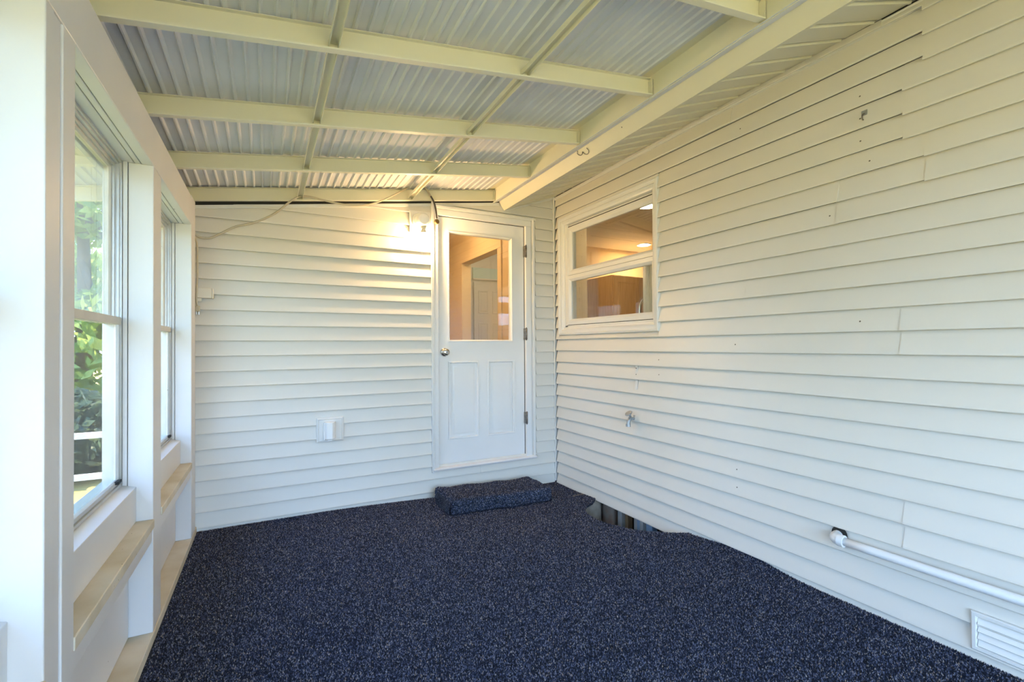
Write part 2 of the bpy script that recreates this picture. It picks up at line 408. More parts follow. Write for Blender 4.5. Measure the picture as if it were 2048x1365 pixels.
def floor_pile():
    rg = np.random.default_rng(5)
    s_ = 0.0054
    gx, gy = np.meshgrid(np.arange(-0.39, 2.384, s_), np.arange(0.55, 3.648, s_))
    x = gx.ravel() + rg.uniform(-.5, .5, gx.size) * s_; y = gy.ravel() + rg.uniform(-.5, .5, gx.size) * s_
    cy = np.array([p[1] for p in CUT][::-1]); cx = np.array([p[0] for p in CUT][::-1])
    lim = np.where((y > cy[0]) & (y < cy[-1]), np.interp(y, cy, cx), 2.384)
    keep = (x < lim) & (x > -0.393 - 0.008 * (3.45 - y) * 0) & ~((x > 1.2) & (x < 2.02) & (y > 3.20) & (y < 3.55))
    # only what lies in front of the lens
    keep &= (x * 0.467 + y * 0.884 > 0.7)
    x = x[keep]; y = y[keep]
    smn = lambda t: np.clip(t, 0, 1) ** 2 * (3 - 2 * np.clip(t, 0, 1))
    z = -1.2 - 0.062 * smn((x - 0.3) / 2.0) * smn((y - 2.2) / 1.3) + 0.032 * np.exp(-((x - 2.40) / 0.10) ** 2 - ((y - 1.74) / 0.22) ** 2)
    N = np.zeros((len(x), 3)); N[:, 2] = 1
    pile('carpet_pile', np.stack([x, y, z], 1), N, 0.0062, 0.0032, FLOOR, 6)
floor_pile()

# ------------------------------------------------------------------ siding
def board(parent, M, a0, a1, z0, h=EXP, out=0.0, drop=0.0):
    e = 0.004; z = z0 - drop; o = out
    if h < 0.03:
        prof = [(0.0, z), (0.016 + o, z), (0.014 + o, z + h), (0.0, z + h)]
    else:
        prof = [(0.0, z + 0.009), (0.016 + o, z + 0.008), (0.0190 + o, z), (0.0255 + o, z), (0.0265 + o, z + 0.003), (0.0255 + o, z + 0.010), (0.0025 + o * 0.4, z + h + e), (0.0, z + h + e)]
    return prism('siding_board', prof, a0, a1, lambda a, p, q: M(a, p, q), SIDING, parent)

# back wall ---------------------------------------------------------
wb_ = empty('wall_back', 0.4, D + 0.02, -1.2, 'white vinyl lap siding wall holding the half glass door and lamp', 'wall', kind='structure')
boxes('wall_core', [(-0.60, 1.215, D, D + 0.14, -1.5, 1.75), (2.10, 2.53, D, D + 0.14, -1.5, 1.75), (1.215, 2.10, D, D + 0.14, 1.09, 1.75), (1.215, 2.10, D, D + 0.14, -1.5, -0.985)], FELT, wb_)
ZB0 = 0.0425
for k in range(-13, 14):
    z = ZB0 - k * EXP
    def ctop(x):
        return 1.36
    h = EXP
    if k == 13: z, h = -1.30, ZB0 - 12 * EXP + 1.30
    if z > -1.03 and z < 1.155:
        lx = 1.19
        board(wb_, MB, -0.412, lx, z, h)
        if z + h > 1.155:
            board(wb_, MB, 1.1901, 2.1655, 1.161, z + h - 1.161)
        board(wb_, MB, 2.166, 2.363, z, h)
    elif k == 11:
        board(wb_, MB, -0.412, 1.624, z, h); board(wb_, MB, 1.612, 2.363, z, h, out=0.0025)
    elif k == 10:
        board(wb_, MB, -0.412, 1.19, z, h); board(wb_, MB, 1.1901, 2.363, z, -1.024 - z)
    else:
        board(wb_, MB, -0.412, 2.363, z, h)
# top J-channel following the roof, and the sloped one under the eave
def slope_strip(name, x0, z0, x1, z1, hgt, u0, u1, mt, parent):
    vs = [MB(x0, u0, z0), MB(x0, u1, z0), MB(x0, u1, z0 + hgt), MB(x0, u0, z0 + hgt), MB(x1, u0, z1), MB(x1, u1, z1), MB(x1, u1, z1 + hgt), MB(x1, u0, z1 + hgt)]
    fs = [(0, 1, 2, 3), (4, 7, 6, 5), (0, 4, 5, 1), (1, 5, 6, 2), (2, 6, 7, 3), (3, 7, 4, 0)]
    return emit(name, vs, fs, mt, parent, bevel=0.002)
slope_strip('top_channel', -0.41, 0.900, 1.80, 1.220, 0.024, 0.0, 0.024, TRIM, wb_)
slope_strip('gap_strip', -0.41, 0.9245, 1.80, 1.2445, 0.03, 0.0, 0.030, DARK, wb_)
slope_strip('eave_channel', 1.86, 1.175, 2.39, 1.362, 0.020, 0.0, 0.024, TRIM, wb_)
# corner post of the siding
cp = empty('trim_1', RW - 0.02, D - 0.02, -1.25, 'slim white corner strip where the two sided walls meet', 'trim', kind='structure')
prism('corner_post', [(0.0, 0.0), (0.027, 0.0), (0.027, 0.012), (0.030, 0.022), (0.030, 0.034), (0.022, 0.034), (0.020, 0.026), (0.0, 0.026)], -1.245, 1.385, lambda a, p, q: (RW - p, D - q, a), TRIM, cp, bevel=0.0015)

# right wall --------------------------------------------------------
wr = empty('wall_right', RW + 0.02, 1.5, -1.2, 'long white vinyl lap siding wall with the kitchen window', 'wall', kind='structure')
WY0, WY1, WZ0, WZ1 = 2.345, 3.567, 0.092, 1.150         # window trim outline on the right wall
BY0, BY1, BZ0, BZ1 = WY0 + 0.03, WY1 - 0.03, WZ0 + 0.03, WZ1 - 0.03
boxes('wall_core', [(YF, BY0, 0.0 - 0.14, 0.0, -1.252, 1.75), (BY1, D, -0.14, 0.0, -1.252, 1.75), (BY0, BY1, -0.14, 0.0, BZ1, 1.75), (BY0, BY1, -0.14, 0.0, -1.252, BZ0)], FELT, wr, M=MR)
ZR0 = 0.0531
JOINT = {-6: [1.213], -5: [1.213], -4: None, -3: [1.683], -2: [1.683], 0: [0.969], 1: [0.969], -12: [1.774], -13: [1.029], 8: [0.966], 9: [0.966], 2: [2.144], 3: [2.144]}
for k in range(-14, 14):
    z = ZR0 - k * EXP; h = EXP
    if k == 13: z, h = -1.258, ZR0 - 12 * EXP + 1.258
    y0, y1 = YF, D - 0.046
    segs = []
    if z < WZ1 - 0.002 and z + h > WZ0 + 0.002:
        if z < WZ0:          # board cut under the window
            board(wr, MR, WY0, WY1, z, WZ0 - z - 0.002)
        if z + h > WZ1:
            board(wr, MR, WY0, WY1, WZ1 + 0.002, z + h - WZ1 - 0.002)
        segs = [(y0, WY0), (WY1, y1)]
    else: segs = [(y0, y1)]
    # ragged lapped joints near the porch entrance, where the near panels hang a little lower
    drop_at = None
    if z >= 1.10: drop_at = (0.877, 0.020)
    elif z >= 0.86: drop_at = (0.947, 0.012)
    elif z >= 0.66: drop_at = (0.877, 0.006)
    out = []
    for (s0, s1) in segs:
        cuts = []
        for j in (JOINT.get(k) or []):
            if s0 < j < s1: cuts.append(j)
        if drop_at and s0 < drop_at[0] < s1: cuts.append(drop_at[0])
        cuts = sorted(set(cuts)); pts = [s0] + cuts + [s1]
        for i in range(len(pts) - 1):
            lo = pts[i]; hi = pts[i + 1] + (0.010 if i + 1 < len(pts) - 1 else 0)
            isd = drop_at and hi - 0.011 <= drop_at[0]
            board(wr, MR, lo, hi, z, h + (drop_at[1] if isd else 0.0), out=0.0045 if i % 2 == 0 and len(pts) > 2 else 0.0, drop=drop_at[1] if isd else 0.0)

# ------------------------------------------------------------------ left wall of studs, sills and panels
wl_ = empty('wall_left', -0.44, 1.9, -1.2, 'white painted stud wall with header beam, sills and window bays', 'wall', kind='structure')
HB, HT = 0.748, 0.930           # header underside / top
ST = -0.700                     # sill top
def lbox(name, y0, y1, u0, u1, z0, z1, mt, parent=wl_, bevel=0.003, **k):
    return emit(name, boxv(y0, y1, u0, u1, z0, z1, ML), BOXF, mt, parent, bevel=bevel, **k)
def stud_pack(ys, us, zb, zt):
    for i in range(len(ys) - 1):
        lbox('stud', ys[i], ys[i + 1] - 0.0022, -0.083, us[i], zb, zt, FACEPAINT if 0 else PAINT)
PLT = -1.160
stud_pack([1.337, 1.382, 1.428, 1.506], [0.0, -0.003, 0.001], PLT, HB)
stud_pack([2.378, 2.424, 2.543], [0.0, -0.002], PLT, HB)
stud_pack([3.425, 3.585, 3.655], [0.0, -0.012], PLT, HT)
stud_pack([0.28, 0.325, 0.37, 0.45], [0.0, -0.003, 0.001], PLT, HB)
stud_pack([-0.76, -0.70, -0.59], [0.0, -0.003], PLT, HB)
stud_pack([-1.80, -1.74, -1.63], [0.0, -0.003], PLT, HB)
# header: face board, top strip, and the plies seen from below in each opening
lbox('header', YF, 3.425, -0.040, 0.0, HB, HT - 0.022, PAINT)
lbox('header_cap', YF, 3.425, -0.040, -0.004, HT - 0.021, HT, PAINT)
lbox('header_ply', YF, 3.425, -0.062, -0.0425, HB, HT, PAINT)
lbox('header_ply', YF, 3.425, -0.150, -0.0645, HB, HT, PAINT)
lbox('top_plate', YF, 3.65, -0.150, -0.055, HT, 0.985, PAINT)
lbox('fascia_board', YF, 3.65, -0.175, -0.155, HB - 0.05, 1.03, PAINT)
lbox('bottom_plate', YF, 3.65, -0.120, 0.002, -1.235, PLT, SILLPAINT)
BAYS = [(1.506, 2.378), (2.543, 3.425), (0.45, 1.337), (-0.59, 0.28), (-1.63, -0.76)]
for (a, b) in BAYS:
    lbox('sill', a - 0.004 if a > 1 else a, b + 0.002, -0.083, 0.004, ST - 0.035, ST, SILLPAINT)
    lbox('sill_apron', a, b, -0.040, -0.004, ST - 0.092, ST - 0.036, PAINT)
    # riser under the window with a sloped top
    prism('sill_riser', [(-0.055, ST), (-0.055, -0.560), (-0.100, -0.550), (-0.150, -0.548), (-0.150, ST)], a, b, lambda q, p, r: ML(q, p, r), PAINT, wl_, bevel=0.002)
    lbox('infill_panel', a, b - 0.006, -0.095, -0.078, PLT + 0.004, ST - 0.036, PAINT)
    lbox('outer_sheathing', a - 0.1, b + 0.1, -0.175, -0.155, -1.5, -0.56, PAINT, bevel=0)
for (a, b) in ((1.337, 1.506), (2.378, 2.543), (3.425, 3.655), (0.28, 0.45), (-0.76, -0.59), (-1.80, -1.63)):
    lbox('outer_post_cover', a, b, -0.139, -0.085, -1.2, HB, PAINT, bevel=0)

# ------------------------------------------------------------------ left windows: aluminium double hung units
def left_window(n, a, b, label):
    w = empty('window_%d' % n, XL((a + b) / 2) - 0.12, (a + b) / 2, -0.55, label, 'window', kind='structure')
    z0, z1, zm = -0.548, HB, 0.105
    for (p, q) in ((a, a + 0.006), (b - 0.006, b)):
        lbox('stop_strip', p, q, -0.098, -0.084, z0, z1, PAINT, w, bevel=0.001)
    ring('frame', (a, b, z0, z1), [(0, -0.155), (0, -0.100), (0.010, -0.100), (0.010, -0.108), (0.018, -0.108), (0.018, -0.120), (0.030, -0.120), (0.030, -0.155)], ML, ALU, w)
    # upper sash, outer track
    s = ring('upper_sash', (a + 0.018, b - 0.018, zm - 0.012, z1 - 0.018), [(0, -0.150), (0, -0.128), (0.020, -0.128), (0.024, -0.134), (0.024, -0.150)], ML, ALUW, w)
    lbox('pane', a + 0.040, b - 0.040, -0.143, -0.139, zm + 0.010, z1 - 0.040, DUSTY, s, bevel=0)
    # lower part: insect screen in its own frame in front of the storm sash
    s = ring('lower_sash', (a + 0.018, b - 0.018, z0 + 0.012, zm + 0.012), [(0, -0.126), (0, -0.106), (0.016, -0.104), (0.020, -0.112), (0.020, -0.126)], ML, ALU, w)
    emit('insect_screen', [ML(a + 0.036, -0.118, z0 + 0.030), ML(b - 0.036, -0.118, z0 + 0.030), ML(b - 0.036, -0.118, zm - 0.006), ML(a + 0.036, -0.118, zm - 0.006)], [(0, 1, 2, 3)], SCREEN, s)
    lbox('meeting_rail', a + 0.016, b - 0.016, -0.130, -0.100, zm - 0.014, zm + 0.016, ALUW, w, bevel=0.002)
    lbox('latch', b - 0.075, b - 0.030, -0.108, -0.094, z0 + 0.020, z0 + 0.032, DARK, s, bevel=0.002)
    return w
left_window(1, *BAYS[0], label='aluminium double hung window with screened lower half, between two porch posts')
left_window(2, *BAYS[1], label='aluminium double hung window in the bay beside the back wall')
left_window(3, *BAYS[2], label='aluminium window in the bay with only its sill end showing')
left_window(5, *BAYS[3], label='aluminium window in the bay beside the photographer')
left_window(6, *BAYS[4], label='aluminium window in the bay near the open porch end')

# ------------------------------------------------------------------ roof: rafters, cross bars, corrugated sheets
ce = empty('ceiling', 0.7, 1.8, 0.94, 'metal patio roof of corrugated sheets over cream rafters', 'ceiling', kind='structure')
XH = 1.745                      # face of the hanger channel
RY = [3.615, 3.020, 2.400, 1.778, 1.173, 0.565, -0.045, -0.655, -1.265, -1.875]
for y in RY:
    def P(a, p, q, y=y): return (a, y + p, ZB(a, y) + q)
    t = 0.0025
    prof = [(0, 0), (-0.030, 0), (-0.030, 0.006), (-0.0275, 0.006), (-0.0275, t), (-t, t), (-t, 0.09 - t), (-0.018, 0.09 - t), (-0.018, 0.090), (0, 0.090)]
    r = prism('rafter', prof, -1.02, XH - 0.004, P, RAFTER, ce)
    # end clip where the rafter meets the hanger
    prism('end_clip', [(-0.001, 0.004), (-0.026, 0.004), (-0.026, 0.080), (-0.001, 0.080)], XH - 0.010, XH - 0.005, lambda a, p, q, y=y: (a, y - 0.0025 + p, ZB(a, y) + q), RAFTER, r)
for i in range(len(RY) - 1):
    ya, yb = RY[i + 1], RY[i] - 0.003
    for xb in (0.218, 1.005):
        w, hh, t = 0.0175, 0.022, 0.0025
        def P(a, p, q, xb=xb): return (xb + p, a, ZB(xb, a) + 0.012 + q)
        prof = [(-w, 0), (-w + t, 0), (-w + t, hh - t), (w - t, hh - t), (w - t, 0), (w, 0), (w, hh), (-w, hh)]
        prism('cross_bar', prof, ya + 0.0005, yb, P, RAFTER, ce)
def sheet(x0, n, last=False):
    pit = 0.0508; dep = 0.009; prof = []
    for i in range(n):
        b = x0 + i * pit
        prof += [(b + 0.000, 0.0), (b + 0.006, 0.0), (b + 0.012, dep), (b + pit - 0.006, dep)]
    e = x0 + n * pit
    prof += [(e - 0.0005, 0.0020), (e + 0.006, 0.0020), (e + 0.012, dep + 0.0022), (e + 0.034, dep + 0.0022)]
    up = [(p, q + 0.0015) for p, q in prof]
    full = prof + up[::-1]
    y0, y1 = YF - 0.1, D - 0.004
    vs = [(p, y0, ZB(p, y0) + 0.0905 + q) for p, q in full] + [(p, y1, ZB(p, y1) + 0.0905 + q) for p, q in full]
    n1 = len(prof); n = len(full); fs = []
    for i in range(n): fs.append((i, (i + 1) % n, n + (i + 1) % n, n + i))
    for i in range(n1 - 1): fs.append((i, i + 1, n - 2 - i, n - 1 - i)); fs.append((n + i, n + i + 1, 2 * n - 2 - i, 2 * n - 1 - i))
    return emit('roof_panel', vs, fs, SHEET, ce)
x = -0.3220 - 0.254 * 3  # starts past the left wall: unseen overhang added to cut steep sky light
lift = 0
while x < XH - 0.06:
    n = 5 if x + 0.30 < XH else int((XH - 0.075 - x) / 0.0508)
    sheet(x, n); x += 0.254

# hanger channel, fascia and soffit under the house eave
t1 = empty('trim_2', 1.8, 1.6, 1.2, 'cream eave fascia beam with hanger channel carrying the rafter ends', 'trim', kind='structure')
def PE(a, p, q): return (p, a, q + TILT(a))
ZH = ZB(XH, 3.6)
prism('hanger_channel', [(XH, ZH - 0.012), (XH - 0.001, ZH + 0.118), (XH - 0.030, ZH + 0.114), (XH - 0.030, ZH + 0.117), (XH + 0.003, ZH + 0.121), (XH + 0.003, ZH - 0.012)], YF - 0.1, D - 0.01, PE, RAFTER, t1)
prism('sheet_closure', [(XH + 0.002, ZH + 0.102), (XH - 0.11, ZH + 0.0865), (XH - 0.11, ZH + 0.090), (XH + 0.002, ZH + 0.106)], YF - 0.1, D - 0.01, PE, RAFTER, t1)
prism('hanger_lip', [(XH - 0.012, ZH - 0.014), (1.806, ZH + 0.012), (1.806, ZH + 0.015), (XH - 0.012, ZH - 0.011)], YF - 0.1, D - 0.012, PE, SHEET, t1)
prism('fascia', [(1.806, ZH + 0.013), (1.850, 1.182), (1.875, 1.190), (1.826, ZH + 0.15), (1.770, ZH + 0.13)], YF - 0.1, D - 0.016, PE, FASCIA, t1)
t2 = empty('trim_3', 2.1, 1.6, 1.3, 'sloping cream soffit of grooved panels under the house eave', 'trim', kind='structure')
SP = 0.1335
def soffit_strip(y0, y1):
    # flat panel with a V groove and a raised rib at its far side
    sec = [(y0, 0.0), (y1 - 0.034, 0.0), (y1 - 0.030, 0.016), (y1 - 0.020, 0.016), (y1 - 0.014, -0.004), (y1 - 0.004, -0.004), (y1 - 0.0005, 0.0)]
    sec = sec + [(y1 - 0.0005, 0.020), (y0, 0.020)]
    vs = []
    for xx, zz in ((1.852, 1.186), (2.386, 1.378)):
        vs += [(xx, yy, zz + q + TILT(yy)) for yy, q in sec]
    n = len(sec)
    fs = [tuple(range(n)), tuple(range(2 * n - 1, n - 1, -1))] + [(i, (i + 1) % n, n + (i + 1) % n, n + i) for i in range(n)]
    emit('soffit_panel', vs, fs, SOFFIT, t2)
yy = 1.204 + SP * 18
while yy > YF:
    soffit_strip(yy - SP, min(yy, D - 0.002)); yy -= SP
prism('wall_channel', [(RW - 0.003, 1.338), (RW - 0.022, 1.338), (RW - 0.024, 1.362), (RW - 0.020, 1.366), (RW - 0.003, 1.366)], YF, D - 0.03, PE, TRIM, t2)
prism('gap_strip', [(RW - 0.003, 1.3662), (RW - 0.024, 1.3662), (RW - 0.024, 1.3705), (RW - 0.003, 1.3705)], YF, D - 0.03, PE, DARK, t2)
# house roof above the eave, an unseen slab added for shade
emit('roof', [(1.72, YF, 1.42), (7.4, YF, 3.4), (7.4, 7.0, 3.4), (1.72, 7.0, 1.42), (1.72, YF, 1.50), (7.4, YF, 3.5), (7.4, 7.0, 3.5), (1.72, 7.0, 1.50)],
     [(0, 1, 2, 3), (4, 7, 6, 5), (0, 4, 5, 1), (1, 5, 6, 2), (2, 6, 7, 3), (3, 7, 4, 0)], ROOFM, None, kind='structure', label='unseen house roof slab added for shade above the porch eave', category='roof')
emit('roof', [(-1.0, D + 0.15, 1.5), (1.72, D + 0.15, 1.5), (1.72, 7, 1.5), (-1.0, 7, 1.5), (-1.0, D + 0.15, 1.6), (1.72, D + 0.15, 1.6), (1.72, 7, 1.6), (-1.0, 7, 1.6)],
     [(0, 1, 2, 3), (4, 7, 6, 5), (0, 4, 5, 1), (1, 5, 6, 2), (2, 6, 7, 3), (3, 7, 4, 0)], ROOFM, None, kind='structure', label='house roof behind the sided back wall', category='roof')

# open front end behind the photographer
wf = empty('wall_front', 1.0, YF, -1.2, 'porch end wall with an open doorway behind the photographer', 'wall', kind='structure')
box('header', -0.55, RW, YF - 0.09, YF, 0.748, 1.0, PAINT, wf, bevel=0.003)
boxes('shade_panel', [(2.06, RW, YF - 0.09, YF, -1.2, 0.747)], SIDING, wf)  # unseen panel added to cut light grazing the right wall
for xx in (-0.50, 1.96):
    box('post', xx, xx + 0.10, YF - 0.09, YF + 0.005, -1.2, 0.747, PAINT, wf, bevel=0.003)

# ------------------------------------------------------------------ back door
dr = empty('door_1', 1.655, D, -1.0, 'white half glass door with two raised lower panels', 'door', kind='structure')
# casing
ZT, ZL = 1.070, -0.975
boxes('casing', [(1.212, 1.247, -0.05, 0.022, -1.005, ZT), (2.066, 2.118, -0.05, 0.022, -1.005, ZT), (1.212, 2.118, -0.05, 0.022, ZT, 1.118)], DOORP, dr, M=MB, bevel=0.003)
prism('casing_bead', [(2.118, 0.012), (2.128, 0.012), (2.134, 0.030), (2.146, 0.032), (2.150, 0.020), (2.164, 0.018), (2.164, 0.0), (2.118, 0.0)], -1.005, 1.152, lambda a, p, q: MB(p, q, a), TRIM, dr)
prism('casing_bead', [(1.212, 0.012), (1.209, 0.034), (1.190, 0.036), (1.186, 0.030), (1.186, 0.0), (1.212, 0.0)], -1.021, 1.195, lambda a, p, q: MB(p, q, a), TRIM, dr)
prism('head_casing', [(1.118, 0.014), (1.128, 0.028), (1.146, 0.030), (1.158, 0.018), (1.161, 0.0), (1.118, 0.0)], 1.212, 2.166, lambda a, p, q: MB(a, q, p), TRIM, dr)
ring('jamb_shade', (1.247, 2.066, -1.00, ZT), [(0, -0.05), (0, -0.006), (0.004, -0.006), (0.004, -0.05)], MB, DARK, dr)  # dark ring paints the shadow strip around the slab
th = prism('threshold', [(-0.06, -1.012), (0.040, -1.012), (0.044, -1.000), (0.036, -0.990), (0.0, -0.984), (-0.06, -0.980)], 1.195, 2.160, lambda a, p, q: MB(a, p, q), PAINT, dr, bevel=0.0015)
# slab with a glazed opening and two moulded panels, built as one face grid
SX0, SX1, SZ0, SZ1 = 1.252, 2.062, ZL, 1.066
US = -0.010                        # slab face set back from the wall plane
GX0, GX1, GZ0, GZ1 = 1.340, 1.942, 0.034, 0.956
PAN = [(1.342, 1.617, -0.777, -0.130), (1.701, 1.968, -0.777, -0.130)]
boxes('slab', [(SX0, GX0, -0.05, US, SZ0, SZ1), (GX1, SX1, -0.05, US, SZ0, SZ1), (GX0, GX1, -0.05, US, GZ1, SZ1), (GX0, GX1, -0.05, US, PAN[0][3], GZ0),
               (GX0, GX1, -0.05, US, SZ0, PAN[0][2]), (PAN[0][1], PAN[1][0], -0.05, US, PAN[0][2], PAN[0][3]), (PAN[1][1] - 0.0, GX1 + 0.03, -0.05, US - 0.0003, PAN[0][2], PAN[0][3]),
               (SX0 + 0.01, SX1 - 0.01, -0.05, -0.030, SZ0 + 0.01, GZ0 - 0.01)], DOORP, dr, M=MB)
for pr in PAN:
    p_ = ring('raised_panel', pr, [(0.0, US + 0.0005), (0.003, US + 0.004), (0.012, US + 0.003), (0.018, US - 0.012), (0.030, US - 0.013), (0.052, US - 0.003), (0.14, US - 0.003)], MB, DOORP, dr, closed=False, smooth='auto')
    box('panel_field', pr[0] + 0.05, pr[1] - 0.05, -0.030, US - 0.0028, pr[2] + 0.05, pr[3] - 0.05, DOORP, p_, M=MB)
gs = ring('glazing_bead', (GX0, GX1, GZ0, GZ1), [(0, -0.05), (0, US + 0.010), (0.006, US + 0.012), (0.014, US + 0.004), (0.016, US - 0.010), (0.016, -0.05)], MB, DOORP, dr)
box('pane', GX0 + 0.014, GX1 - 0.014, -0.032, -0.028, GZ0 + 0.014, GZ1 - 0.014, GLASS, dr, M=MB)
kn = lathe('knob', [(0.034, 0.0), (0.035, 0.004), (0.031, 0.010), (0.014, 0.014), (0.012, 0.026), (0.020, 0.034), (0.027, 0.044), (0.028, 0.053), (0.023, 0.062), (0.010, 0.064), (0.0, 0.064)], MB(1.307, US, -0.052), (0, -1, 0), NICKEL, dr, smooth=True, label='brushed nickel round knob')
lathe('key_cylinder', [(0.009, 0.0), (0.009, 0.004), (0.0, 0.004)], MB(1.307, US + 0.063, -0.052), (0, -1, 0), HINGEM, kn, seg=14)
for zc in (0.843, 0.103, -0.647):
    hg = boxes('hinge', [(2.055, 2.078, US, 0.024, zc - 0.05, zc + 0.05)], HINGEM, dr, M=MB, bevel=0.002, label='tarnished steel hinge')
    tube('hinge_pin', [MB(2.066, 0.026, zc - 0.057), MB(2.066, 0.026, zc + 0.057)], 0.006, HINGEM, hg, n=1)

# ------------------------------------------------------------------ kitchen window on the right wall
wk = empty('window_4', RW, 2.95, WZ0, 'white two sash kitchen window set in the sided wall', 'window', kind='structure')
ring('outer_trim', (WY0, WY1, WZ0, WZ1), [(0, 0.0), (0, 0.026), (0.010, 0.030), (0.018, 0.022), (0.034, 0.022), (0.034, 0.0)], MR, TRIM, wk)
ring('frame', (WY0 + 0.034, WY1 - 0.034, WZ0 + 0.034, WZ1 - 0.034), [(0, -0.12), (0, 0.016), (0.012, 0.018), (0.022, 0.008), (0.034, 0.004), (0.040, -0.012), (0.040, -0.12)], MR, TRIM, wk)
sr = (WY0 + 0.052, WY1 - 0.075)
for nm, z0, z1, gz0, gz1, off in (('upper_sash', 0.622, 1.052, 0.668, 0.985, -0.010), ('lower_sash', 0.180, 0.616, 0.236, 0.551, 0.004)):
    i = 0.050
    vs_prof = [(0, off - 0.04), (0, off), (0.030, off), (i - 0.004, off - 0.012), (i, off - 0.016), (i, off - 0.04)]
    s = ring(nm, (WY0 + 0.022 + 0.020, WY1 - 0.022 - 0.082, z0, z1), vs_prof, MR, TRIM, wk)
    box('pane', WY0 + 0.022 + 0.062, WY1 - 0.022 - 0.126, off - 0.030, off - 0.026, z0 + 0.042, z1 - 0.042, GLASS, s, M=MR)
ring('sash_stop', (WY0 + 0.034 + 0.000, WY1 - 0.034, WZ0 + 0.060, WZ1 - 0.060), [(0.0, -0.06), (0.0, -0.014), (0.014, -0.016), (0.014, -0.06)], MR, TRIM, wk)
boxes('gap', [(WY0 + 0.045, WY1 - 0.10, -0.03, -0.013, 0.6155, 0.6225), (WY0 + 0.045, WY1 - 0.10, -0.03, -0.013, 1.052, 1.060), (WY0 + 0.045, WY1 - 0.10, -0.03, -0.008, 0.174, 0.180)], DARK, wk, M=MR)
boxes('jamb_filler', [(WY1 - 0.108, WY1 - 0.070, -0.10, -0.004, WZ0 + 0.06, WZ1 - 0.06), (WY0 + 0.03, WY0 + 0.048, -0.10, -0.012, WZ0 + 0.06, WZ1 - 0.06), (WY0 + 0.03, WY1 - 0.07, -0.10, -0.020, 1.058, WZ1 - 0.05), (WY0 + 0.03, WY1 - 0.07, -0.10, -0.004, WZ0 + 0.05, 0.176)], TRIM, wk, M=MR, bevel=0.002)

# ------------------------------------------------------------------ rooms behind the glass
ZI, ZC = -0.97, 1.44
for nm, lb, bx in (('wall_kitchen_end', 'tan painted end wall of the kitchen behind the cabinet', (2.96, 7.0, 5.5, 5.6)), ('wall_kitchen_side', 'tan painted far side wall of the kitchen', (7.0, 7.1, -0.5, 5.5)),
                   ('wall_kitchen_front', 'tan painted kitchen wall towards the open porch end', (2.53, 7.0, -0.6, -0.5)), ('wall_kitchen_return', 'short tan return wall beside the kitchen window', (2.53, 2.955, 3.92, 4.015)),
                   ('wall_kitchen_partition', 'tan partition between kitchen and passage', (2.965, 3.02, 4.02, 5.495))):
    box(nm, *bx, ZI, ZC, TANW, None, kind='structure', label=lb, category='wall')
box('ceiling_kitchen', 2.53, 7.1, -0.6, 5.6, ZC, ZC + 0.06, INCEIL, None, kind='structure', label='cream kitchen ceiling with downlights', category='ceiling')
box('floor_kitchen', 2.53, 7.1, -0.6, 5.6, ZI - 0.06, ZI, WOODF, None, kind='structure', label='wooden kitchen floor behind the sided wall', category='floor')
hl = empty('wall_hall', 1.5, 5.0, ZI, 'tan painted hall walls with a doorway behind the half glass door', 'wall', kind='structure')
HX = 2.10
boxes('hall_wall', [(0.85, 0.95, D + 0.14, 6.2, ZI, ZC), (0.85, HX, 6.2, 6.3, ZI, ZC), (HX, HX + 0.10, D + 0.14, 4.257, ZI, ZC), (HX, HX + 0.10, 5.221, 6.3, ZI, ZC), (HX, HX + 0.10, 4.257, 5.221, 0.985, ZC)], TANW, hl)
boxes('door_casing', [(HX - 0.016, HX, 4.175, 4.257, ZI, 0.985), (HX - 0.016, HX, 5.221, 5.30, ZI, 0.985), (HX - 0.016, HX, 4.175, 5.30, 0.985, 1.065)], TANW, hl, bevel=0.003)
boxes('passage_wall', [(HX + 0.10, 2.96, 5.62, 5.72, ZI, ZC), (HX + 0.10, 2.96, 4.02, 4.06, ZI, ZC), (2.90, 2.96, 4.06, 5.62, ZI, ZC), (HX + 0.10, HX + 0.2, 5.62, 6.3, ZI, ZC)], INCEIL, hl)
box('ceiling_hall', 0.85, 2.96, D + 0.14, 6.3, ZC, ZC + 0.05, INCEIL, None, kind='structure', label='cream hall ceiling behind the half glass door', category='ceiling')
box('floor_hall', 0.85, 2.96, D + 0.14, 6.3, ZI - 0.06, ZI, WOODF, None, kind='structure', label='wooden hall floor behind the half glass door', category='floor')
# white panelled inner door with a pale blind above
idr = empty('door_2', 2.62, 5.6, ZI, 'white panelled inner door seen through the door glass', 'door', kind='structure')
box('slab', 2.40, 2.88, 5.585, 5.612, ZI + 0.002, 0.83, INTRIM, idr)
def MI(a, u, z): return (a, 5.585 - u, z)
for pr in ((2.46, 2.60, 0.42, 0.72), (2.66, 2.82, 0.42, 0.72), (2.46, 2.60, -0.45, 0.30), (2.66, 2.82, -0.45, 0.30)):
    ring('raised_panel', pr, [(0, 0), (0.004, 0.006), (0.014, 0.004), (0.022, 0.0015), (0.04, 0.006), (0.069, 0.006)], MI, INTRIM, idr, closed=False)
bl = empty('window_blind', 2.62, 5.60, 0.86, 'pale teal roller blind above the inner door', 'blind')
box('fabric', 2.39, 2.80, 5.600, 5.618, 0.88, 1.02, TEAL, bl)
box('bottom_rail', 2.39, 2.84, 5.590, 5.606, 0.862, 0.880, INTRIM, bl, bevel=0.003)
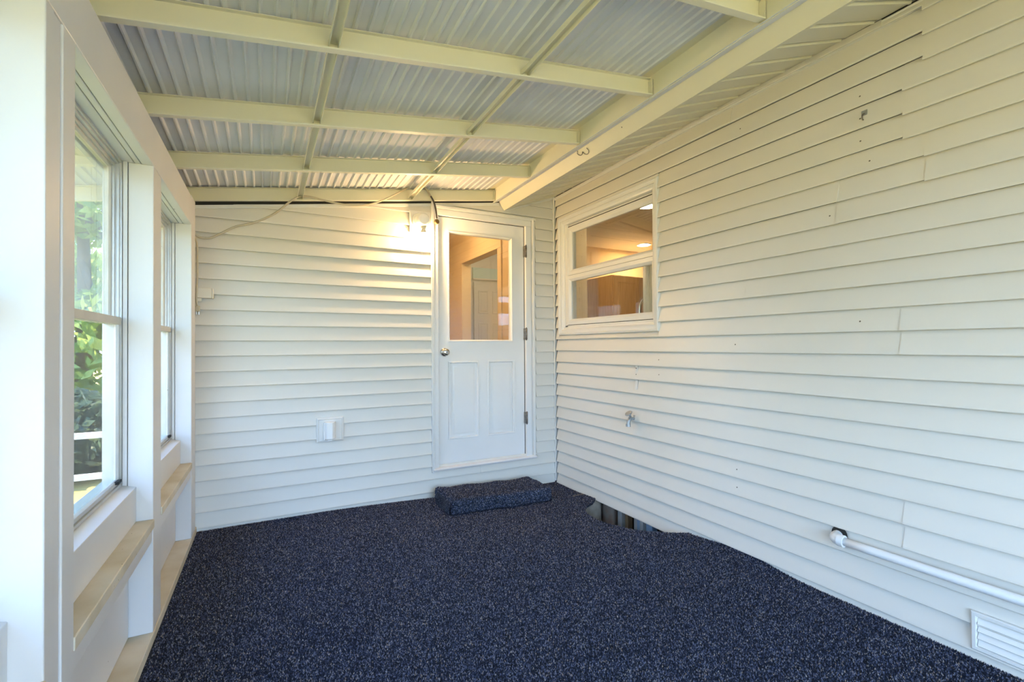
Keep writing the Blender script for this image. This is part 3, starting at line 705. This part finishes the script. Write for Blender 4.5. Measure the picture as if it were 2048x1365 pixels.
# kitchen downlights, then unseen lamps added for the hall and passage
for i, (lx, ly, lb) in enumerate(((3.50, 3.60, 'round recessed ceiling light near the kitchen window, upper sash'), (4.82, 5.04, 'round recessed ceiling light deep in the kitchen'))):
    L = empty('downlight', lx, ly, ZC - 0.012, lb, 'light', 'kitchen ceiling lights')
    lathe('trim_ring', [(0.100, 0.0), (0.104, 0.006), (0.102, 0.012), (0.088, 0.012), (0.080, 0.004), (0.080, 0.0)], (lx, ly, ZC - 0.012), (0, 0, 1), INTRIM, L, cap=False)
    lathe('diffuser', [(0.080, 0.0), (0.080, 0.006), (0.0, 0.006)], (lx, ly, ZC - 0.010), (0, 0, 1), DOWNL, L)
L = empty('hall_fill_lamp', 1.45, 4.55, ZC - 0.09, 'unseen round lamp added on the hall ceiling to light the hall', 'light')  # out of view, added to light the hall
lathe('glass_bowl', [(0.02, 0.0), (0.09, 0.012), (0.14, 0.045), (0.15, 0.075)], (1.45, 4.55, ZC - 0.09), (0, 0, 1), HALLFILL, L, smooth=True)
lathe('ceiling_plate', [(0.155, 0.0), (0.155, 0.014)], (1.45, 4.55, ZC - 0.0145), (0, 0, 1), INTRIM, L)
L = empty('passage_fill_lamp', 2.58, 4.75, ZC - 0.05, 'unseen small lamp added to brighten the passage beyond the hall doorway', 'light')  # out of view, added so the inner door reads brighter
lathe('diffuser', [(0.06, 0.0), (0.10, 0.015), (0.10, 0.035)], (2.58, 4.75, ZC - 0.05), (0, 0, 1), PASSFILL, L, smooth=True)
lathe('ceiling_plate', [(0.11, 0.0), (0.11, 0.014)], (2.58, 4.75, ZC - 0.0145), (0, 0, 1), INTRIM, L)
# kitchen furniture seen through the window
cb = empty('kitchen_cabinet', 4.9, 5.25, ZI, 'honey oak tall cabinet against the kitchen end wall', 'cabinet')
box('body', 4.15, 5.55, 4.95, 5.495, ZI, 0.95, WOODC, cb, bevel=0.004)
for i in range(3):
    a = 4.16 + i * 0.462
    d_ = box('door', a, a + 0.454, 4.925, 4.948, ZI + 0.1, 0.94, WOODC, cb, bevel=0.004)
    ring('door_moulding', (a + 0.07, a + 0.384, ZI + 0.18, 0.86), [(0, 0), (0.004, 0.008), (0.02, 0.002)], lambda q, u, z: (q, 4.9245 - u, z), WOODC, d_, closed=False)
ct = empty('kitchen_counter', 2.80, 2.4, ZI, 'kitchen counter unit under the window', 'counter')
box('cabinet', 2.56, 3.10, 1.2, 3.85, ZI, 0.02, WOODC, ct)
box('worktop', 2.54, 3.14, 1.15, 3.88, 0.021, 0.06, INTRIM, ct, bevel=0.006)
fc = empty('kitchen_faucet', 2.72, 2.90, 0.06, 'chrome gooseneck kitchen faucet behind the lower sash', 'faucet')
lathe('base', [(0.028, 0.0), (0.028, 0.012), (0.016, 0.03), (0.014, 0.05)], (2.72, 2.90, 0.0602), (0, 0, 1), NICKEL, fc)
tube('spout', [(2.72, 2.90, 0.10), (2.72, 2.90, 0.28), (2.72, 2.888, 0.335), (2.72, 2.85, 0.372), (2.72, 2.80, 0.372), (2.72, 2.765, 0.335), (2.72, 2.755, 0.27)], 0.012, NICKEL, fc, seg=12)
box('lever', 2.715, 2.725, 2.92, 2.98, 0.115, 0.127, NICKEL, fc, bevel=0.003)
cu = empty('kitchen_curtain', 2.72, 2.45, 0.0, 'short cream cafe curtain behind the lower kitchen sash', 'curtain')
vs, fs = [], []
for i in range(41):
    yy = 2.625 + 0.10 * i / 40; xx = 2.60 + 0.012 * math.sin(i * 1.1)
    vs += [(xx, yy, 0.065), (xx, yy, 0.62)]
for i in range(40): fs.append((2 * i, 2 * i + 2, 2 * i + 3, 2 * i + 1))
emit('cloth', vs, fs, INTRIM, cu, smooth=True)
tube('rod', [(2.60, 2.30, 0.625), (2.60, 2.74, 0.625)], 0.008, NICKEL, cu, n=1)

# ------------------------------------------------------------------ carpeted step under the door
def build_step():
    x0, x1, y0, y1 = 1.182, 2.036, 3.175, 3.565
    bm = bmesh.new()
    bmesh.ops.create_cube(bm, size=1.0)
    for v in bm.verts:
        v.co.x = (x0 + x1) / 2 + v.co.x * (x1 - x0); v.co.y = (y0 + y1) / 2 + v.co.y * (y1 - y0); v.co.z = 0.0 if v.co.z < 0 else 0.112
    bmesh.ops.bevel(bm, geom=list(bm.edges), offset=0.024, segments=4, affect='EDGES', profile=0.5)
    bmesh.ops.subdivide_edges(bm, edges=[e for e in bm.edges if e.calc_length() > 0.06], cuts=14, use_grid_fill=True)
    rnd = random.Random(11)
    out = []
    for v in bm.verts:
        x, y, z = v.co
        sag = -0.007 * math.sin((x - x0) / (x1 - x0) * math.pi) * sm((z - 0.05) / 0.05)
        n = 0.004 * math.sin(x * 23 + y * 7) + 0.003 * math.sin(y * 31 + x * 11)
        fz = floor_z(x, y)
        out.append((x + rnd.uniform(-.0015, .0015) + (n if abs(y - y0) > .03 else 0), y + n + rnd.uniform(-.0015, .0015), max(fz + z + sag + n * 0.6 + rnd.uniform(-.001, .001), fz + 0.0005)))
    fs = [[v.index for v in f.verts] for f in bm.faces]
    bm.verts.index_update()
    bm.free()
    r = empty('door_step', (x0 + x1) / 2, (y0 + y1) / 2, floor_z(1.6, 3.37), 'low step wrapped in charcoal blue carpet below the half glass door', 'step')
    cov = emit('carpet_cover', out, fs, CARPET, r, smooth=True)
    me = cov.data; me.calc_loop_triangles()
    rg = np.random.default_rng(9)
    co = np.array([v.co for v in me.vertices]); tri = np.array([t.vertices for t in me.loop_triangles])
    A, B, Cc = co[tri[:, 0]], co[tri[:, 1]], co[tri[:, 2]]
    nn = np.cross(B - A, Cc - A); ar = np.linalg.norm(nn, axis=1) / 2; nn /= (ar[:, None] * 2 + 1e-12)
    cnt = int(ar.sum() / 0.0054 ** 2)
    ix = rg.choice(len(tri), cnt, p=ar / ar.sum())
    u = rg.uniform(size=(cnt, 1)); v = rg.uniform(size=(cnt, 1)); fl_ = (u + v) > 1; u = np.where(fl_, 1 - u, u); v = np.where(fl_, 1 - v, v)
    Pp = A[ix] + (B[ix] - A[ix]) * u + (Cc[ix] - A[ix]) * v
    Pp = Pp + np.array(wloc(cov)); Pp[:, 2] -= H
    nv = nn[ix]; kp = nv[:, 2] > -0.3
    pile('carpet_pile', Pp[kp], nv[kp], 0.0065, 0.0032, r, 10)
    # frayed folded flap at the near left corner
    fv, ff = [], []
    for i in range(9):
        t = i / 8
        for j in range(6):
            s = j / 5
            xx = x0 - 0.004 - 0.016 * math.sin(s * math.pi) * (0.5 + 0.5 * math.sin(t * 9)) - 0.01 * s
            yy = y0 + 0.005 + t * 0.30
            fv.append((xx, yy, floor_z(xx, yy) + 0.095 * (1 - s) + 0.003))
    for i in range(8):
        for j in range(5): ff.append((i * 6 + j, i * 6 + j + 1, i * 6 + j + 7, i * 6 + j + 6))
    emit('carpet_flap', fv, ff, CARPET, r, smooth=True)
build_step()

# ------------------------------------------------------------------ porch lamp
lp = empty('wall_lamp', 1.09, D - 0.016, 0.90, 'lit bare bulb porch lamp on a square white block beside the door', 'lamp')
box('mounting_block', 1.010, 1.184, 0.016, 0.030, 0.902, 1.078, TRIM, lp, M=MB, bevel=0.003)
LX, LZ = 1.098, 0.992
lathe('canopy', [(0.068, 0.0), (0.070, 0.006), (0.066, 0.014), (0.056, 0.018), (0.054, 0.060), (0.050, 0.084), (0.040, 0.096), (0.0, 0.100)], MB(LX, 0.030, LZ), (0, -1, 0), PLASTIC, lp, smooth='auto')
lathe('socket', [(0.024, 0.0), (0.026, 0.02), (0.021, 0.06), (0.020, 0.066)], MB(LX + 0.006, 0.088, LZ - 0.004), (0, 0, -1), IVORY, lp, smooth='auto')
BX = MB(LX + 0.006, 0.088, LZ - 0.068)
bb = lathe('bulb', [(0.0285, 0.036), (0.0310, 0.046), (0.0315, 0.054), (0.0280, 0.070), (0.0190, 0.080), (0.008, 0.0845), (0.0, 0.085)], BX, (0, 0, -1), BULBM, lp, smooth=True, label='glowing warm bulb dome')
lathe('bulb_base', [(0.013, 0.0), (0.014, 0.006), (0.022, 0.020), (0.0300, 0.0355)], BX, (0, 0, -1), IVORY, bb, smooth='auto', label='opaque ivory bulb base')

# ------------------------------------------------------------------ cords, adapter, outlet
cy = 3.600
cpts = [(-0.402, .733), (-0.37, .716), (-.316, .719), (-.261, .751), (-.176, .807), (-.059, .851), (.062, .927), (.155, 1.009), (.212, 1.052), (.235, 1.058), (.284, 1.060), (.383, 1.047), (.521, 1.037),
        (.663, 1.053), (.793, 1.109), (.927, 1.194), (1.008, 1.245), (1.05, 1.252), (1.086, 1.258), (1.127, 1.246), (1.168, 1.189)]
cd = empty('extension_cord', 0.4, 3.6, 0.7, 'cream cord looping from the corner post over the roof bars to a dangling socket', 'cord')
def cyy(x):
    if x < 0.05: return 3.628
    if 0.19 < x < 0.30 or 0.95 < x < 1.15: return 3.575
    return 3.602
tube('cord', [(a, 3.628 if a < 0.1 else (3.578 if a > 0.15 else 3.60), b) for a, b in cpts], 0.0070, CORDW, cd, seg=8)
tube('dark_cord', [(1.166, 3.577, 1.192), (1.190, 3.574, 1.150), (1.207, 3.574, 1.09), (1.216, 3.576, 1.02)], 0.0068, CORDD, cd, seg=8, label='dark brown end of the cord')
lathe('socket_end', [(0.014, -0.012), (0.019, -0.010), (0.020, 0.008), (0.016, 0.012), (0.0, 0.012)], (1.219, 3.590, 0.998), (0.2, -1, 0.1), BRASS, cd, label='round brass coloured lamp socket')
pc = empty('plug_cord', -0.392, 3.63, 0.25, 'short cream cord with a plug hanging in the left corner', 'cord')
tube('cord', [(-0.400, 3.622, 0.708), (-0.388, 3.622, 0.66), (-0.386, 3.622, 0.55), (-0.386, 3.622, 0.45), (-0.389, 3.605, 0.372), (-0.390, 3.61, 0.30), (-0.386, 3.622, 0.268)], 0.0052, CORDW, pc)
pb = box('plug', -0.397, -0.372, 3.612, 3.632, 0.232, 0.268, CORDW, pc, bevel=0.004)
for q in (-0.392, -0.378):
    box('prong', q - 0.002, q + 0.002, 3.620, 3.626, 0.212, 0.232, NICKEL, pb)
ad = empty('junction_adapter', -0.35, 3.63, 0.30, 'beige plastic adapter block fixed to the siding in the left corner', 'adapter')
box('body', -0.402, -0.307, 3.614, 3.643, 0.320, 0.386, IVORY, ad, bevel=0.004)
box('end_cap', -0.3065, -0.298, 3.616, 3.643, 0.318, 0.384, IVORY, ad, bevel=0.003)
box('lower_plug', -0.396, -0.362, 3.618, 3.643, 0.296, 0.3195, IVORY, ad, bevel=0.003)
ob = empty('outdoor_outlet', 0.418, D - 0.016, -0.69, 'white covered outdoor outlet on a square block low on the siding', 'outlet')
ring('mounting_block', (0.326, 0.511, -0.692, -0.515), [(0, 0.012), (0, 0.030), (0.012, 0.034), (0.016, 0.030), (0.092, 0.030)], MB, TRIM, ob, closed=False)
box('backing', 0.328, 0.509, 0.006, 0.029, -0.690, -0.517, TRIM, ob, M=MB)
cov = prism('cover', [(0.376, 0.0305), (0.380, 0.060), (0.392, 0.076), (0.430, 0.078), (0.446, 0.066), (0.456, 0.0305)], -0.668, -0.545, lambda a, p, q: MB(p, q, a), PLASTIC, ob, bevel=0.004)
box('hinge_rib', 0.372, 0.3795, 0.031, 0.058, -0.672, -0.548, PLASTIC, ob, M=MB, bevel=0.002)
box('latch_tab', 0.398, 0.428, 0.060, 0.070, -0.680, -0.6685, PLASTIC, ob, M=MB, bevel=0.002)

# ------------------------------------------------------------------ fittings on the right wall
hb = empty('hose_bibb', RW, 2.60, -0.54, 'small metal garden tap low on the sided wall below the window', 'tap')
lathe('flange', [(0.024, 0.0), (0.024, 0.004), (0.012, 0.006), (0.011, 0.030), (0.015, 0.036), (0.015, 0.050)], MR(2.595, 0.014, -0.535), (-1, 0, 0), GALV, hb, seg=16)
tube('spout', [MR(2.595, 0.055, -0.535), MR(2.592, 0.072, -0.545), MR(2.590, 0.080, -0.575)], 0.013, GALV, hb, seg=12)
lathe('hose_thread', [(0.017, 0.0), (0.018, 0.018), (0.013, 0.018)], MR(2.590, 0.080, -0.570), (0, 0, -1), GALV, hb, seg=16)
lathe('stem', [(0.008, 0.0), (0.008, 0.030)], MR(2.594, 0.052, -0.522), (-0.6, 0, 0.8), GALV, hb, seg=10)
hw = lathe('handwheel', [(0.008, 0.0), (0.026, 0.0), (0.029, 0.004), (0.026, 0.008), (0.008, 0.006)], MR(2.594, 0.070, -0.498), (-0.6, 0, 0.8), GALV, hb, seg=12)
br = empty('strap_bracket', RW, 2.575, -0.32, 'narrow white metal strap screwed to the siding above the garden tap', 'bracket')
prism('strap', [(0.012, -0.150), (0.015, -0.150), (0.018, -0.225), (0.026, -0.240), (0.017, -0.262), (0.024, -0.325), (0.021, -0.325), (0.012, -0.262), (0.012, -0.225)], 2.560, 2.582, lambda a, p, q: MR(a, p, q), TRIM, br)
for zc in (-0.170, -0.215):
    lathe('screw', [(0.005, 0.0), (0.004, 0.003), (0.0, 0.003)], MR(2.571, 0.017, zc), (-1, 0, 0), HINGEM, br, seg=10)
hk = empty('siding_hook', RW, 1.10, 0.99, 'small grey metal hook clipped high on the bare siding', 'hook')
box('plate', 1.092, 1.116, 0.012, 0.015, 0.990, 1.046, GALV, hk, M=MR, bevel=0.002)
tube('prong', [MR(1.104, 0.016, 1.030), MR(1.104, 0.030, 1.020), MR(1.104, 0.032, 1.004), MR(1.104, 0.024, 1.000)], 0.003, HINGEM, hk)
pp = empty('drain_pipe', RW - 0.05, 0.9, -0.92, 'white painted pipe running level along the foot of the siding', 'pipe')
tube('pipe', [MR(1.205, 0.058, -0.903), MR(0.9, 0.058, -0.903), MR(0.4, 0.058, -0.899), MR(-0.2, 0.058, -0.897)], 0.0185, PIPEP, pp, seg=16, n=2)
tube('elbow', [MR(1.236, 0.002, -0.900), MR(1.234, 0.030, -0.901), MR(1.224, 0.052, -0.902), MR(1.202, 0.058, -0.903)], 0.0245, PIPEP, pp, seg=16)
lathe('collar', [(0.027, -0.012), (0.027, 0.012)], MR(1.198, 0.058, -0.903), (0, 1, 0), PIPEP, pp, seg=18)
lathe('wall_hole', [(0.034, 0.0), (0.034, 0.0012)], MR(1.228, 0.0150, -0.890), (-1, 0, 0), DARK, pp, seg=20, label='dark hole cut in the siding')
vt = empty('wall_vent', RW, 0.60, -1.16, 'white louvred vent at the foot of the siding under the pipe', 'vent')
VY0, VY1, VZ0, VZ1 = 0.33, 0.766, -1.156, -1.012
ring('vent_frame', (VY0, VY1, VZ0, VZ1), [(0, 0.006), (0, 0.028), (0.004, 0.032), (0.014, 0.032), (0.018, 0.024), (0.018, 0.006)], MR, TRIM, vt)
box('backing', VY0 + 0.01, VY1 - 0.01, 0.0155, 0.0165, VZ0 + 0.01, VZ1 - 0.01, DARK, vt, M=MR)
for i in range(4):
    z = VZ0 + 0.019 + i * 0.0267
    prism('louvre', [(0.030, z), (0.031, z + 0.002), (0.018, z + 0.0275), (0.017, z + 0.026)], VY0 + 0.018, VY1 - 0.0195, lambda a, p, q: MR(a, p, q), TRIM, vt)

wi = empty('bent_wire', 1.82, 2.44, 1.22, 'bent bit of wire curled on the cream eave fascia', 'wire')
def fw(y, z): return (1.806 + (1.273 - z) * 0.595 - 0.004, y, z)
tube('curl', [fw(2.485, 1.268), fw(2.497, 1.256), fw(2.480, 1.240), fw(2.458, 1.240), fw(2.446, 1.250)], 0.0022, HINGEM, wi, seg=6)
tube('curl', [fw(2.446, 1.250), fw(2.432, 1.232), fw(2.408, 1.226), fw(2.390, 1.238), fw(2.398, 1.256)], 0.0022, HINGEM, wi, seg=6)

# ------------------------------------------------------------------ basement window well under the cut carpet
ww = empty('wall_foundation', 2.5, 2.6, -1.9, 'rubble and brick foundation showing in the carpet cut-out', 'wall', kind='structure')
box('backing', 3.1, 3.14, 1.6, 3.9, -2.0, -1.04, DARK, ww)  # black sheet standing in for the shade deep in the crawlspace
box('crawl_earth', -0.60, 7.1, YF - 0.09, 6.3, -1.615, -1.600, EARTH, ww)
boxes('sun_skirt', [(7.0, 7.1, -0.6, 6.4, -1.62, -1.03), (0.85, 7.1, 6.3, 6.4, -1.62, -1.03), (2.40, 7.1, -0.7, -0.6, -1.62, -1.03), (-0.60, 2.54, YF - 0.09, YF - 0.02, -1.62, -1.21),
                           (-0.62, -0.585, YF, 3.80, -1.62, -1.24), (-0.60, 0.90, 3.80, 3.90, -1.62, -0.97), (0.85, 0.95, 3.90, 6.3, -1.62, -1.03), (2.44, 2.53, YF, -0.6, -1.62, -1.25)], STONE, ww)  # unseen skirt added to keep sun out of the crawlspace
def lump(name, cx, cy_, cz, sx, sy, sz, mt, seed):
    bm = bmesh.new(); bmesh.ops.create_icosphere(bm, subdivisions=3, radius=1.0)
    rn = random.Random(seed); ph = [rn.uniform(0, 6) for _ in range(6)]
    vs = []
    for v in bm.verts:
        c = v.co; k = 1 + 0.10 * math.sin(c.x * 3 + ph[0]) + 0.10 * math.sin(c.y * 4 + ph[1]) + 0.08 * math.sin(c.z * 5 + ph[2]) + 0.03 * math.sin(c.x * 11 + c.z * 9 + ph[3])
        q = [math.copysign(abs(t) ** 0.6, t) for t in c]
        vs.append((cx + q[0] * sx * k, cy_ + q[1] * sy * k, cz + q[2] * sz * k))
    fs = [[v.index for v in f.verts] for f in bm.faces]; bm.free()
    return emit(name, vs, fs, mt, ww, smooth=True)
lump('stone', 2.30, 3.13, -1.40, 0.14, 0.10, 0.14, STONE, 1)
lump('stone', 2.24, 3.08, -1.66, 0.16, 0.12, 0.13, STONE, 2)
lump('stone', 2.50, 3.19, -1.38, 0.06, 0.08, 0.13, STONE, 3)
lump('brick', 2.50, 3.035, -1.42, 0.05, 0.065, 0.15, BRICK, 4)
lump('brick', 2.50, 3.05, -1.70, 0.05, 0.09, 0.10, BRICK, 5)
for (y0, y1, x0, mt) in ((2.845, 2.890, 2.46, GREYW), (2.800, 2.832, 2.485, WOODF), (2.650, 2.695, 2.45, GREYW), (2.610, 2.646, 2.435, BLUEF), (2.572, 2.606, 2.425, GREYW), (2.505, 2.568, 2.45, BLUEF)):
    box('window_board', x0, x0 + 0.05, y0, y1, -1.95, -1.262, mt, ww, bevel=0.004)
prism('window_ledge', [(2.44, -1.42), (2.56, -1.42), (2.56, -1.40), (2.44, -1.385)], 2.10, 2.503, lambda a, p, q: (p, a, q), BLUEF, ww)

# ------------------------------------------------------------------ outdoors seen through the left windows, with unseen trees added past the porch end
gv = [(-60, -60, -1.62), (60, -60, -1.62), (60, 60, -1.62), (-60, 60, -1.62)]
g = emit('ground', gv, [(0, 1, 2, 3)], LAWN, None, kind='structure', label='sunlit lawn around the porch', category='lawn')
def foliage(seed, blobs, leaf, n):
    rg = np.random.default_rng(seed)
    w = np.array([b[3] * b[4] * b[5] for b in blobs]) ** (2 / 3); w /= w.sum()
    idx = rg.choice(len(blobs), n, p=w)
    B = np.array(blobs)[idx]
    d = rg.normal(size=(n, 3)); d /= np.linalg.norm(d, axis=1)[:, None]
    rad = rg.uniform(0.45, 1.0, (n, 1)) ** 0.5
    c = B[:, :3] + d * rad * B[:, 3:6]
    a = rg.normal(size=(n, 3)); a /= np.linalg.norm(a, axis=1)[:, None]
    b = np.cross(a, rg.normal(size=(n, 3))); b /= np.linalg.norm(b, axis=1)[:, None]
    s = rg.uniform(0.6, 1.3, (n, 1)) * leaf
    V = np.stack([c - a * s, c + b * s * 0.45, c + a * s, c - b * s * 0.45], 1).reshape(-1, 3)
    F = np.arange(n * 4).reshape(-1, 4)
    return V, F
def np_obj(name, V, F, mt, parent, loc=(0, 0, 0)):
    me = bpy.data.meshes.new(name)
    me.from_pydata(V.tolist(), [], F.tolist()); me.materials.append(mt)
    o = bpy.data.objects.new(name, me); C.objects.link(o); o.parent = parent; o.location = loc
    return o
GZ = -1.62
def tree(x, y, h, r, seed, label, n=9000, leaf=0.13):
    rn = random.Random(seed)
    t = empty('leafy_tree', x, y, GZ, label, 'tree', 'trees beyond the left windows')
    blobs = []
    for i in range(16):
        a = rn.uniform(0, 6.28); q = r * rn.uniform(0.1, 0.75); z = h * rn.uniform(0.22, 0.92)
        s = r * rn.uniform(0.30, 0.55) * (1.15 - 0.4 * z / h)
        blobs.append((q * math.cos(a), q * math.sin(a), z, s, s, s * 0.75))
    V, F = foliage(seed, blobs, leaf, n)
    np_obj('foliage', V, F, LEAF, t)
    tr = tube('trunk', [(x, y, GZ), (x + 0.1, y, GZ + h * 0.3), (x, y + 0.1, GZ + h * 0.75)], lambda s: 0.17 * (1 - 0.75 * s) * h / 7, BARK, t, seg=10)
    for i in range(5):
        b = blobs[i]
        tube('branch', [(x + 0.05, y, GZ + h * 0.3 + i * 0.07 * h), (x + b[0] * 0.6, y + b[1] * 0.6, GZ + (b[2] + h * 0.35) * 0.5 + 0.1), (x + b[0], y + b[1], GZ + b[2])], lambda s: 0.06 * (1 - 0.7 * s), BARK, tr, seg=7)
    return t
TREES = [(-2.7, 10.0, 7.0, 2.2), (-4.6, 15.5, 9.5, 2.8), (-7.2, 22.6, 12.0, 3.7), (-8.9, 10.4, 9.2, 2.6), (-12.5, 17.0, 10.5, 3.2), (-20.2, 6.4, 5.0, 2.8), (-20.2, -1.6, 4.8, 2.8), (-0.2, 22.5, 10.5, 2.9),
         (-18.6, -9.8, 5.0, 2.8), (-5.3, -27.0, 2.8, 1.7), (3.5, -29.0, 2.6, 1.7), (11.5, -27.0, 2.8, 1.7)]  # those straight past the open end are unseen, added to screen low sky
TL = ['slender leafy tree closest to the porch windows', 'broad leafy tree behind the slender one outside the window', 'tallest tree at the back of the lawn', 'rounded tree beside the shrubs on the far side of the lawn',
      'spreading tall tree in the far corner of the lawn', 'low tree far across the lawn facing the second porch bay', 'low tree far across the lawn facing the bay beside the photographer', 'tall tree behind the house corner',
      'low tree far across the lawn past the open porch end', 'unseen low tree added straight out from the open porch end to screen low sky', 'unseen low tree added beyond the open porch end towards the house to screen low sky', 'unseen low tree added beside the house front to screen low sky']
for i, (x, y, h, r) in enumerate(TREES):
    tree(x, y, h, r, 40 + i, TL[i])
def shrub(x, y, r, seed, label):
    t = empty('round_shrub', x, y, GZ, label, 'shrub', 'shrubs on the lawn')
    V, F = foliage(seed, [(0, 0, r * 0.75, r, r, r * 0.75), (r * 0.5, 0.2, r * 0.6, r * 0.7, r * 0.7, r * 0.6), (-r * 0.5, 0.1, r * 0.6, r * 0.7, r * 0.7, r * 0.6)], 0.07, 5000)
    np_obj('foliage', V, F, LEAFD, t)
    tube('stem', [(x, y, GZ), (x, y, GZ + r)], 0.04, BARK, t, n=1)
shrub(-2.15, 7.6, 0.75, 5, 'dark rounded shrub behind the white rail, closest to the house')
shrub(-3.9, 8.6, 0.62, 6, 'dark rounded shrub behind the white rail, farther out on the lawn')
fe = empty('rail_fence', -2.2, 6.0, GZ, 'low white two rail fence crossing the lawn outside the window', 'fence')
for xx in (-5.6, -3.9, -2.2, -0.7):
    box('post', xx - 0.05, xx + 0.05, 5.95, 6.05, GZ, GZ + 0.86, FENCEW, fe, bevel=0.006)
for zz in (0.74, 0.34):
    box('rail', -5.7, -0.6, 5.925, 5.949, GZ + zz, GZ + zz + 0.06, FENCEW, fe, bevel=0.004)
